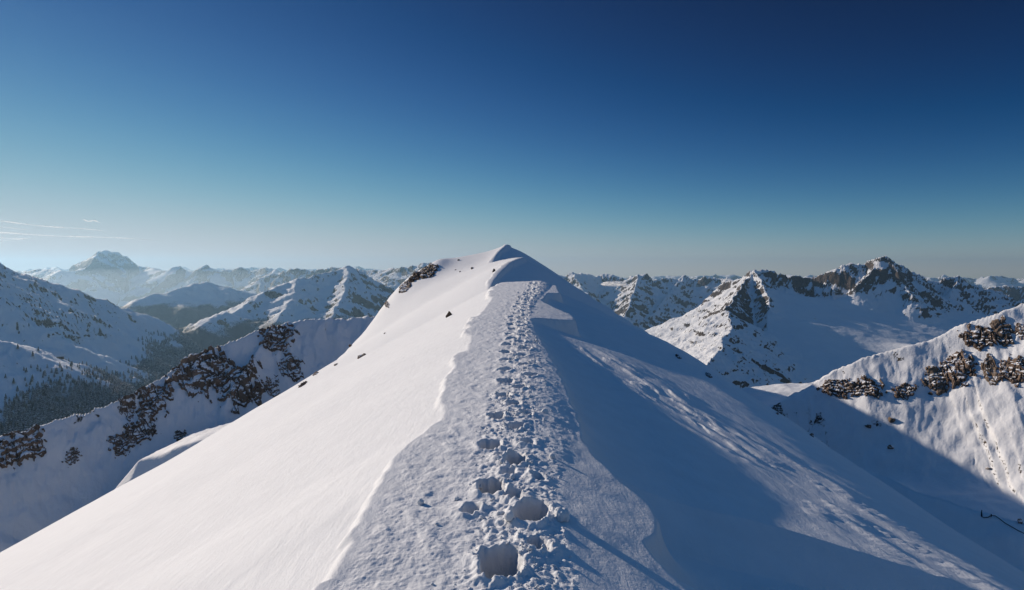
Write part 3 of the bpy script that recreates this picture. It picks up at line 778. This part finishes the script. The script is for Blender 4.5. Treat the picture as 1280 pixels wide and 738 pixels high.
boulder(HR, 898, 480, 5, 6, k0, k1, 29, RB_dark, 'small dark rock hanging just under another on the right edge of the shaded slope')
outcrop(HR, 971, 539, 8, 16, k0, k1, 30, RB_near, 'upright dark rock on the edge of the shaded slope, under the big dark knob', hgt=.6, tilt=-.2, n=44)
outcrop(HR, 1014, 568, 7, 13, k0, k1, 31, RB_dark, 'lowest upright dark rock on the right edge of the shaded slope by the hollow', hgt=.6, tilt=-.3, n=44)

# on the left spur
sp0, sp1 = 180, 540
SPR = [(251, 462, 74, 36, .42, 'long dark crag right under the crest of the left spur, widest on the spur'),
       (299, 478, 54, 46, .35, 'broad dark crag low in the middle of the left spur'),
       (362, 456, 30, 36, .2, 'dark crag on the right part of the left spur, next to the bright slope'),
       (347, 423, 42, 28, .3, 'dark crag high on the left spur near its top'),
       (191, 504, 42, 30, .5, 'dark crag below the narrow lit snow streak of the left spur'),
       (173, 540, 36, 30, .4, 'reddish dark crag low on the left spur above the shaded gully'),
       (151, 557, 26, 24, .3, 'lowest crag of the left spur, above the shaded gully'),
       (28, 556, 54, 30, .4, 'dark banded crag on the left spur at the left edge of the photo'),
       (158, 503, 20, 24, .5, 'small dark crag where the crest of the left spur dips'),
       (340, 486, 20, 22, .3, 'small broken crag by the rim of the bright slope on the left spur'),
       (90, 570, 18, 16, .4, 'small lone crag on the lower left spur between two larger ones'),
       (226, 546, 15, 14, .4, 'little dark crag on smooth shaded snow of the left spur')]
for j, (px, py, w_, h_, tl_, lb) in enumerate(SPR):
    outcrop(H_spur, px, py, w_, h_, sp0, sp1, 50 + j * 3, RB_spur, lb, hgt=.26, tilt=tl_, n=80, frag=1.1)

# on the sunlit slope at the right
r0, r1 = 310, 780
RSR = [(1048, 485, 42, 22, .1, RB_right, 'dark rock band at the left end of the lit slope, left half'),
       (1084, 485, 38, 24, -.1, RB_right, 'dark rock band on the lit slope, right half beside the runnel'),
       (1130, 490, 26, 15, .1, RB_right, 'small rock patch between the dark band and the tan crag'),
       (1171, 474, 28, 32, .2, RB_tan, 'big tan crag with a rounded foot on the lit slope'),
       (1197, 461, 38, 32, .1, RB_right, 'dark broken crag joined to the right of the big tan crag'),
       (1238, 465, 20, 33, .1, RB_tan, 'upright tan crag at the left end of the lowest rock wall on the right'),
       (1268, 465, 36, 26, -.1, RB_right, 'dark rock wall at the right edge of the photo'),
       (1224, 424, 36, 26, .1, RB_right, 'dark shaded crag under the crest of the lit slope'),
       (1254, 416, 22, 30, .5, RB_tan, 'tan crag right of the dark one under the crest'),
       (1277, 413, 14, 16, .4, RB_right, 'dark crag cut by the right edge, under the crest of the lit slope'),
       (972, 513, 13, 15, .2, RB_right, 'dark rock knob where the lit slope meets the shaded ridge')]
for j, (px, py, w_, h_, tl_, mt_, lb) in enumerate(RSR):
    outcrop(H_rs, px, py, w_, h_, r0, r1, 100 + j * 3, mt_, lb, hgt=.32, tilt=tl_, n=58, frag=.8)
for j, (px, py, w_, h_, lb) in enumerate([(1114, 522.5, 8, 9, 'brown boulder on lit snow below the small rock patch'), (1085, 531, 9, 5, 'snow capped boulder at the edge of the big shadow'),
                                          (1113.5, 558, 6, 5, 'dark boulder alone in the big shadow below the lit slope'), (1026, 552, 4, 4, 'small stone in the shadow at the foot of the lit slope, near the ridge'),
                                          (1235, 585, 5, 3, 'flat stone in the shadow near the right edge')]):
    boulder(H_rs, px, py, w_, h_, r0, r1, 200 + j, RB_tan if j == 0 else RB_right, lb)
boulder(H_mo, 1277, 610, 5, 5, 120, 420, 210, RB_right, 'dark stone at the right edge above the low shaded crest')

# ================================================================== 4. SNOW LUMPS ALONG THE TRACK
def lump_mesh(seed, sub):
    v, f = icos(sub); r = np.random.default_rng(seed)
    v = v * r.uniform(.7, 1.2, 3)
    v = v + v * (.38 * noise3(v, 1.5, 3, seed))[:, None] + v * (.18 * noise3(v, 4.5, 3, seed + 4))[:, None]
    return v, f
lv, lf = lump_mesh(301, 4)
def place_lump(px, py, wpx, seed, label):
    C = surf(lambda x, y: ridge_height(x, y, True), px, py, 2.5, 60, 6000); dist = np.linalg.norm(C); s_ = wpx / F * dist * .5
    v, f = lump_mesh(seed, 4)
    return obj('snow_lump', raw_mesh('snow_lump', v * s_, f), MAT_SNOW, loc=(C[0], C[1], C[2] + s_ * .35), label=label, cat='snow lump')
place_lump(701, 648, 17, 302, 'largest bright snow lump at the edge of the cornice right of a footprint')
place_lump(526, 630, 9, 303, 'lone snow lump casting a long shadow on the smooth shoulder')
place_lump(571, 625, 6, 304, 'small snow lump with a shadow streak left of the footprints')
place_lump(546, 656, 4, 305, 'tiny lone snow lump on the smooth shoulder, lowest there')

variants = []
for k in range(8):
    v, f = lump_mesh(320 + k, 3); variants.append(raw_mesh('snow_lump_small', v, f))
    variants[-1].materials.append(MAT_SNOW)
cr = np.random.default_rng(77)
n = 4800
yy = 3.0 * (36 / 3.0) ** (cr.random(n) ** 1.15)
tcx = tab(yy, CREST, 3); trx = tab(yy, CREST, 4); elx = tab(yy, CREST, 2)
sg = np.where(cr.random(n) < .60, cr.normal(.18, .19, n), cr.normal(.0, .17, n)) * np.clip(yy / 9, 1, 1.7)
xx = tcx + sg
ok = (xx > elx + .25) & (xx < trx - .03)
clus = fbm(xx * 3, yy * 2, 3, 341)
ok &= clus > -.12 + .12 * cr.random(n) - .0
xx, yy = xx[ok], yy[ok]
ss = .0032 * np.exp(cr.normal(0, .62, len(xx))) * np.clip(yy / 4.5, 1, 4.5) ** .6
ss = np.minimum(ss, .034 * np.clip(yy / 6, 1, 2.2))
inp = np.zeros(len(xx), bool)
for (fx, fy, fa, fw, fd) in PRINTS[:18]:
    inp |= (np.abs(xx - fx) < fw * .85) & (np.abs(yy - fy) < fw * 1.5)
xx, yy, ss = xx[~inp], yy[~inp], ss[~inp]
zz = ridge_height(xx, yy, True)
order = np.argsort(-(ss / yy))
big, rest = order[:280], order[280:]
for k in big:
    o = bpy.data.objects.new('snow_lump', variants[int(cr.integers(8))]); COL.objects.link(o)
    o.location = (xx[k], yy[k], zz[k] + ss[k] * .35); o.scale = (ss[k],) * 3
    o.rotation_euler = tuple(cr.uniform(0, 6.28, 3))
    o["label"] = 'small snow lump kicked up beside the footprints on the ridge crest'; o["category"] = 'snow lump'; o["group"] = 'snow lumps kicked up along the track'
bv, bf = lump_mesh(360, 2)
def scatter(name, V, Fc, pos, sc, rotz, mat, label, tiltr=None):
    m = len(pos)
    c, s_ = np.cos(rotz), np.sin(rotz)
    vx = V[None, :, 0] * c[:, None] - V[None, :, 1] * s_[:, None]
    vy = V[None, :, 0] * s_[:, None] + V[None, :, 1] * c[:, None]
    vz = np.repeat(V[None, :, 2], m, 0)
    co = np.stack([vx, vy, vz], -1) * sc[:, None, None] + pos[:, None, :]
    fa = Fc[None] + (np.arange(m) * len(V))[:, None, None]
    me = raw_mesh(name, co.reshape(-1, 3), fa.reshape(-1, Fc.shape[1]), smooth=True)
    return me
me = scatter('loose_snow', bv, bf, np.stack([xx[rest], yy[rest], zz[rest] + ss[rest] * .3], -1), ss[rest], cr.uniform(0, 6.28, len(rest)), MAT_SNOW, '')
obj('loose_snow', me, MAT_SNOW, kind='stuff', label='crumbs of churned snow strewn along the footprints')

# ================================================================== 5. TREES
def conifer(seed, tiers=6, seg=9):
    r = np.random.default_rng(seed); V = []; Fs = []
    for t in range(tiers):
        z0 = .10 + .80 * t / tiers; z1 = z0 + 1.45 * .80 / tiers + .03; rad = .21 * (1 - t / tiers) ** .85 + .025
        b = len(V)
        for k in range(seg):
            a = 2 * math.pi * (k + .5 * (t % 2)) / seg; rr_ = rad * r.uniform(.65, 1.15)
            V.append((rr_ * math.cos(a), rr_ * math.sin(a), z0 + r.uniform(-.03, .02)))
        V.append((0, 0, min(z1, 1.0)))
        for k in range(seg): Fs.append((b + k, b + (k + 1) % seg, b + seg))
    b = len(V)
    for k in range(5):
        a = 2 * math.pi * k / 5; V.append((.02 * math.cos(a), .02 * math.sin(a), -.08))
    V.append((0, 0, .5))
    for k in range(5): Fs.append((b + k, b + (k + 1) % 5, b + 5))
    return np.array(V), np.array(Fs)
def tree_mat():
    t = NT('conifer_needles')
    geo = t.n('ShaderNodeNewGeometry'); oi = t.n('ShaderNodeObjectInfo')
    n1 = t.noise(geo.outputs['Position'], .25, 3)
    c = t.mix(t.range(n1, .35, .65), (.028, .034, .032), (.07, .078, .075))
    nz = t.n('ShaderNodeSeparateXYZ'); t.l(geo.outputs['Normal'], nz.inputs[0])
    sn = t.range(t.math('ADD', nz.outputs['Z'], t.math('MULTIPLY', n1, .8)), 1.05, 1.25)
    c = t.mix(sn, c, (.6, .6, .6))
    t.principled(c, .9)
    return t.m
MAT_TREE = tree_mat()
tv, tf = conifer(401)
tvs = [conifer(402 + k) for k in range(5)]
tmeshes = []
for k, (v, f) in enumerate(tvs):
    me = raw_mesh('conifer_tree', v, f, smooth=False); me.materials.append(MAT_TREE); tmeshes.append(me)
tr_ = np.random.default_rng(91)
# single trees on the lower left hill that can be told apart
cand = []
for _ in range(2600):
    px, py = tr_.uniform(0, 205), tr_.uniform(436, 540)
    line = np.interp(px, [0, 60, 100, 140, 200], [478, 458, 446, 444, 440])
    dens = np.clip((py - line) / 50, 0, 1)
    if tr_.random() > .08 + .9 * dens: continue
    cand.append((px, py))
trees = []
for px, py in cand:
    C = surf(H_hill, px, py, 720, 2650, 500)
    if abs(340 + F * (-C[2]) / C[1] - py) > 12 or fbm(np.array([C[0] / 60]), np.array([C[1] / 60]), 3, 411)[0] < -.15: continue
    trees.append(C)
    if len(trees) >= 280: break
for C in trees:
    o = bpy.data.objects.new('conifer_tree', tmeshes[int(tr_.integers(5))]); COL.objects.link(o)
    h_ = tr_.uniform(9, 17); o.location = tuple(C); o.scale = (h_ * 1.15, h_ * 1.15, h_); o.rotation_euler = (0, 0, tr_.uniform(0, 6.28))
    o["label"] = 'dark conifer standing among others on the snowy lower left hill'; o["category"] = 'tree'; o["group"] = 'conifers on the lower left hill'
def forest(H, a0, a1, d0, d1, n, zt, soft, seed, hmin, hmax, lam):
    r = np.random.default_rng(seed)
    a = (r.uniform(a0, a1, n) - 640) / F; d = np.sqrt(r.uniform(d0 * d0, d1 * d1, n))
    X = a * d; Y = d; Z = H(X, Y)
    p = sstep(zt + soft, zt - soft, Z + 60 * fbm(X / lam, Y / lam, 4, seed)) * sstep(-.35, .1, fbm(X / 130, Y / 420, 3, seed + 4) + .12)
    k = (r.random(n) < p) & (Z > -1250)
    return np.stack([X[k], Y[k], Z[k]], -1), r.uniform(hmin, hmax, int(k.sum())), r.uniform(0, 6.28, int(k.sum()))
pp = [forest(H_hill, 0, 300, 900, 2500, 42000, -292, 50, 421, 9, 18, 260), forest(H_lm, 20, 330, 1900, 4600, 26000, -395, 45, 431, 14, 26, 420)]
pos = np.concatenate([p[0] for p in pp]); hs = np.concatenate([p[1] for p in pp]); rz = np.concatenate([p[2] for p in pp])
me = scatter('forest', *conifer(440, 4, 6), pos, hs, rz, MAT_TREE, '')
obj('forest', me, MAT_TREE, kind='stuff', label='dark conifer forest covering the foot of the shaded left mountain')

# ================================================================== 6. HUT, CABLE POST, CLOUD, CONTRAILS
def boxv(x0, x1, y0, y1, z0, z1):
    v = np.array([(x, y, z) for z in (z0, z1) for y in (y0, y1) for x in (x0, x1)], float)
    f = np.array([(0, 2, 3, 1), (4, 5, 7, 6), (0, 1, 5, 4), (2, 6, 7, 3), (0, 4, 6, 2), (1, 3, 7, 5)])
    return v, f
C = surf(H_hill, 74, 448, 720, 2650, 2000)
hut = obj('alpine_hut', None, loc=tuple(C), rot=(0, 0, math.radians(30)), label='long alpine hut with a snowy sunlit roof on the crest of the lower left hill', cat='hut')
v, f = boxv(-11, 11, -4.5, 4.5, -3, 5.2); obj('wall', raw_mesh('wall', v, f, smooth=False), plain('hut_timber', (.10, .06, .04)), hut)
v = np.array([(-12.2, -6, 4.6), (12.2, -6, 4.6), (12.2, 0, 9), (-12.2, 0, 9), (-12.2, 6, 4.6), (12.2, 6, 4.6), (-12.2, -6, 5.3), (12.2, -6, 5.3), (12.2, 0, 9.8), (-12.2, 0, 9.8), (-12.2, 6, 5.3), (12.2, 6, 5.3)])
f = np.array([(0, 1, 2, 3), (3, 2, 5, 4), (7, 6, 9, 8), (8, 9, 10, 11), (0, 6, 7, 1), (4, 5, 11, 10), (0, 3, 9, 6), (3, 4, 10, 9), (1, 7, 8, 2), (2, 8, 11, 5)])
obj('roof', raw_mesh('roof', v, f, smooth=False), plain('roof_snow', (.85, .85, .85)), hut)
for k in range(4):
    v, f = boxv(-8.6 + k * 4.9, -6.9 + k * 4.9, -4.62, -4.40, 1.6, 3.4)
    obj('window', raw_mesh('window', v, f, smooth=False), plain('hut_glass', (.03, .035, .04), .2), hut)

def tube_mesh(name, pts, rad, seg=8):
    pts = np.array(pts, float); n = len(pts); V = []
    rad = np.broadcast_to(rad, n)
    for k in range(n):
        t = pts[min(k + 1, n - 1)] - pts[max(k - 1, 0)]; t /= np.linalg.norm(t)
        a = np.cross(t, [0, 0, 1.0]); 
        if np.linalg.norm(a) < .05: a = np.cross(t, [1.0, 0, 0])
        a /= np.linalg.norm(a); b = np.cross(t, a)
        for j in range(seg):
            th = 2 * math.pi * j / seg; V.append(pts[k] + rad[k] * (a * math.cos(th) + b * math.sin(th)))
    F_ = [(k * seg + j, k * seg + (j + 1) % seg, (k + 1) * seg + (j + 1) % seg, (k + 1) * seg + j) for k in range(n - 1) for j in range(seg)]
    return raw_mesh(name, V, F_)
dark = plain('weathered_dark_wood', (.02, .018, .017))
C0 = surf(H_mo, 1227, 646, 120, 420)
post = obj('cable_post', None, loc=tuple(C0), label='short dark post with a drooping cable on the shaded snow at the lower right', cat='post')
sc_ = C0[1] / F
pts = [(0, 0, -.6), (.02, 0, .0), (-.02, .03, 5 * sc_), (.01, 0, 8 * sc_)]
obj('pole', tube_mesh('pole', pts, [.9 * sc_, .9 * sc_, .7 * sc_, .6 * sc_]), dark, post)
cp = []
for (px, py) in [(1227, 647), (1230, 648.5), (1235, 648), (1239, 645.5), (1244, 646), (1250, 650), (1256, 655), (1264, 659.5), (1272, 664), (1284, 670)]:
    q_ = surf(H_mo, px, py, 120, 420) - C0; cp.append((q_[0], q_[1], q_[2] + .25))
obj('cable', tube_mesh('cable', cp, .45 * sc_, 6), dark, post)
q_ = cp[3]
obj('stake', tube_mesh('stake', [(q_[0], q_[1], q_[2] - 1.0), (q_[0], q_[1], q_[2] + 1.6 * sc_)], .6 * sc_, 6), dark, post)

def cloud_mat(name, alpha, scale):
    t = NT(name)
    geo = t.n('ShaderNodeNewGeometry')
    n1 = t.noise(geo.outputs['Position'], scale, 5, .6)
    lw = t.n('ShaderNodeLayerWeight'); lw.inputs['Blend'].default_value = .35
    soft = t.math('SUBTRACT', 1.0, lw.outputs['Facing'])
    a = t.math('MULTIPLY', t.range(n1, .3, .6), t.math('MULTIPLY', soft, alpha), clamp=True)
    ms = t.n('ShaderNodeMixShader'); ms.inputs[0].default_value = .8
    df = t.n('ShaderNodeBsdfDiffuse'); df.inputs['Color'].default_value = (.95, .95, .95, 1); t.l(df.outputs[0], ms.inputs[1])
    tl = t.n('ShaderNodeBsdfTranslucent'); tl.inputs['Color'].default_value = (.95, .95, .95, 1); t.l(tl.outputs[0], ms.inputs[2])
    tp = t.n('ShaderNodeBsdfTransparent'); m2 = t.n('ShaderNodeMixShader'); t.l(a, m2.inputs[0]); t.l(tp.outputs[0], m2.inputs[1]); t.l(ms.outputs[0], m2.inputs[2])
    t.l(m2.outputs[0], t.out.inputs['Surface'])
    return t.m
CM = cloud_mat('thin_ice_cloud', .42, .0006)
for j, (x0, y0, x1, y1, wpx, lb) in enumerate([(-60, 271, 136, 290, 1.6, 'longest crisp contrail slanting down from the left edge, topmost of the long ones'),
                                             (-60, 288, 203, 301, 1.7, 'long faint contrail running just above the pyramid peak'),
                                             (103, 275, 126, 278, 1.6, 'short separate contrail right of the others, above the pyramid peak'),
                                             (-40, 283.5, 40, 286.5, 1.2, 'short thin contrail between the two long ones at the left edge'),
                                             (-40, 289.5, 17, 291, 2.4, 'thick bright contrail end at the left edge'),
                                             (-40, 296, 44, 299, 2.6, 'broad pale contrail under the long faint one'),
                                             (-40, 301, 17, 302, 2.0, 'lowest contrail, a warm stub at the left edge')]):
    D_ = 52000.0
    a, b = P(x0, y0, D_), P(x1, y1, D_ * (1 + .147 * (x1 - x0) / 136))
    m_ = (a + b) / 2; n_ = 25
    t_ = np.linspace(0, 1, n_)
    pts = a[None] + (b - a)[None] * t_[:, None] - m_
    pts[:, 2] += 60 * np.sin(t_ * 9 + j)
    rad = wpx / F * D_ * .5 * np.clip(np.minimum(t_ * 8, (1 - t_) * 3.5) + .05, .05, 1) * (1 + .25 * np.sin(t_ * 23 + j * 2))
    obj('contrail', tube_mesh('contrail', pts, rad, 12), CM, loc=tuple(m_), label=lb, cat='contrail', group='contrails low in the left sky')
v, f = icos(5)
cl = v + v * (.30 * noise3(v, 1.6, 4, 501))[:, None] + v * (.10 * noise3(v, 5, 3, 505))[:, None]
cl = cl * np.array([125, 95, 40]); cl[:, 2] = np.where(cl[:, 2] < 0, cl[:, 2] * .55, cl[:, 2])
obj('cloud', raw_mesh('cloud', cl, f), cloud_mat('puff_cloud', 1.3, .006), loc=tuple(P(767, 356, 6400)), label='small pale cloud puff beside the sunlit summit right of the ridge', cat='cloud')

# ================================================================== sky, sun, haze, camera
SUN_AZ, SUN_EL = math.radians(-50), math.radians(18.3)
w = bpy.data.worlds.new("World"); scn.world = w; w.use_nodes = True
nt = w.node_tree; bg = nt.nodes['Background']
sky = nt.nodes.new('ShaderNodeTexSky'); sky.sky_type = 'NISHITA'; sky.sun_disc = False
sky.sun_elevation = SUN_EL; sky.sun_rotation = SUN_AZ
sky.altitude = 5000; sky.air_density = 1.0; sky.dust_density = .5; sky.ozone_density = 4.0
def vm(op, a, b):
    nd = nt.nodes.new('ShaderNodeVectorMath'); nd.operation = op
    for i, v in enumerate((a, b)):
        if isinstance(v, tuple): nd.inputs[i].default_value = v
        else: nt.links.new(v, nd.inputs[i])
    return nd.outputs[0]
# polarised, contrasty sky: the physical sky through a film-like contrast curve
q = vm('MULTIPLY', sky.outputs[0], (.075, .075, .075))
gm = nt.nodes.new('ShaderNodeGamma'); gm.inputs[1].default_value = 3.1; nt.links.new(q, gm.inputs[0])
q = vm('MULTIPLY', gm.outputs[0], (74.0, 29.5, 11.1))
q = vm('DIVIDE', q, vm('ADD', vm('MULTIPLY', q, (1.67, 1.95, 2.1)), (1, 1, 1)))
q = vm('MULTIPLY', q, (.84, .89, .97))
q = vm('MAXIMUM', vm('SUBTRACT', q, (.009, .0, .0)), (.0005, .002, .01))
# blue glow added towards the zenith, to brighten the shaded snow
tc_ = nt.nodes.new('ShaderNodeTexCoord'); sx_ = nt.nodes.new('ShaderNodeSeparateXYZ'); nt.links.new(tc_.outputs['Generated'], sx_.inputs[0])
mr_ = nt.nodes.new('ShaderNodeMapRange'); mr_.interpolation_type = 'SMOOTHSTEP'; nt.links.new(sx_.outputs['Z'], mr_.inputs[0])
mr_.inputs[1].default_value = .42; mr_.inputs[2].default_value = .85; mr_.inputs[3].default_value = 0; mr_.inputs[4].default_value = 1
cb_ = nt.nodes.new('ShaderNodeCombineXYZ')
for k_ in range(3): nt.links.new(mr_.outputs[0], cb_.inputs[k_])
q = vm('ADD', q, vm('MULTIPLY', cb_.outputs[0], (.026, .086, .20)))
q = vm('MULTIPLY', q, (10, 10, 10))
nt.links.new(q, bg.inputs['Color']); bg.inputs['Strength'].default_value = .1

sd = bpy.data.lights.new('sun', 'SUN'); sd.energy = 4.05; sd.angle = math.radians(.53); sd.color = (1, .855, .71)
so = bpy.data.objects.new('sun', sd); COL.objects.link(so)
sv = Vector((math.sin(SUN_AZ) * math.cos(SUN_EL), math.cos(SUN_AZ) * math.cos(SUN_EL), math.sin(SUN_EL)))
so.rotation_euler = sv.to_track_quat('Z', 'Y').to_euler()

HAZE = 2.7e-5
def haze():
    x0, x1, y0, y1, z0, z1 = -34000, 34000, -3000, 33000, -1450, 660
    co = [(x, y, z) for z in (z0, z1) for y in (y0, y1) for x in (x0, x1)]
    fa = [(0, 2, 3, 1), (4, 5, 7, 6), (0, 1, 5, 4), (2, 6, 7, 3), (0, 4, 6, 2), (1, 3, 7, 5)]
    me = raw_mesh('haze', co, fa, smooth=False)
    t = NT('air_haze')
    v = t.n('ShaderNodeVolumePrincipled')
    v.inputs['Color'].default_value = (.42, .72, 1, 1); v.inputs['Density'].default_value = HAZE; v.inputs['Anisotropy'].default_value = .45
    t.l(v.outputs[0], t.out.inputs['Volume'])
    obj('haze', me, t.m, kind='stuff', label='thin blue haze filling the valleys')
if HAZE: haze()
v, f = icos(4)
t = NT('valley_mist'); vv = t.n('ShaderNodeVolumePrincipled'); vv.inputs['Color'].default_value = (.75, .88, 1, 1); vv.inputs['Density'].default_value = 4.5e-5; vv.inputs['Anisotropy'].default_value = .5
t.l(vv.outputs[0], t.out.inputs['Volume'])
obj('mist', raw_mesh('mist', v * np.array([6800, 3000, 560]), f), t.m, loc=(-6300, 11600, -500), kind='stuff', label='pale blue mist lying in the valley below the pyramid peak')

cam = bpy.data.cameras.new('camera'); cam.sensor_width = 36; cam.lens = 36 * F / 1280
cam.clip_start = .1; cam.clip_end = 200000
co_ = bpy.data.objects.new('camera', cam); COL.objects.link(co_)
co_.location = (0, 0, 0); co_.rotation_euler = (math.pi / 2 - PITCH, 0, 0)
scn.camera = co_

scn.view_settings.view_transform = 'Standard'; scn.view_settings.look = 'None'
scn.view_settings.exposure = .25; scn.view_settings.gamma = 1
scn.cycles.max_bounces = 5; scn.cycles.diffuse_bounces = 1; scn.cycles.volume_bounces = 0
scn.cycles.use_denoising = True
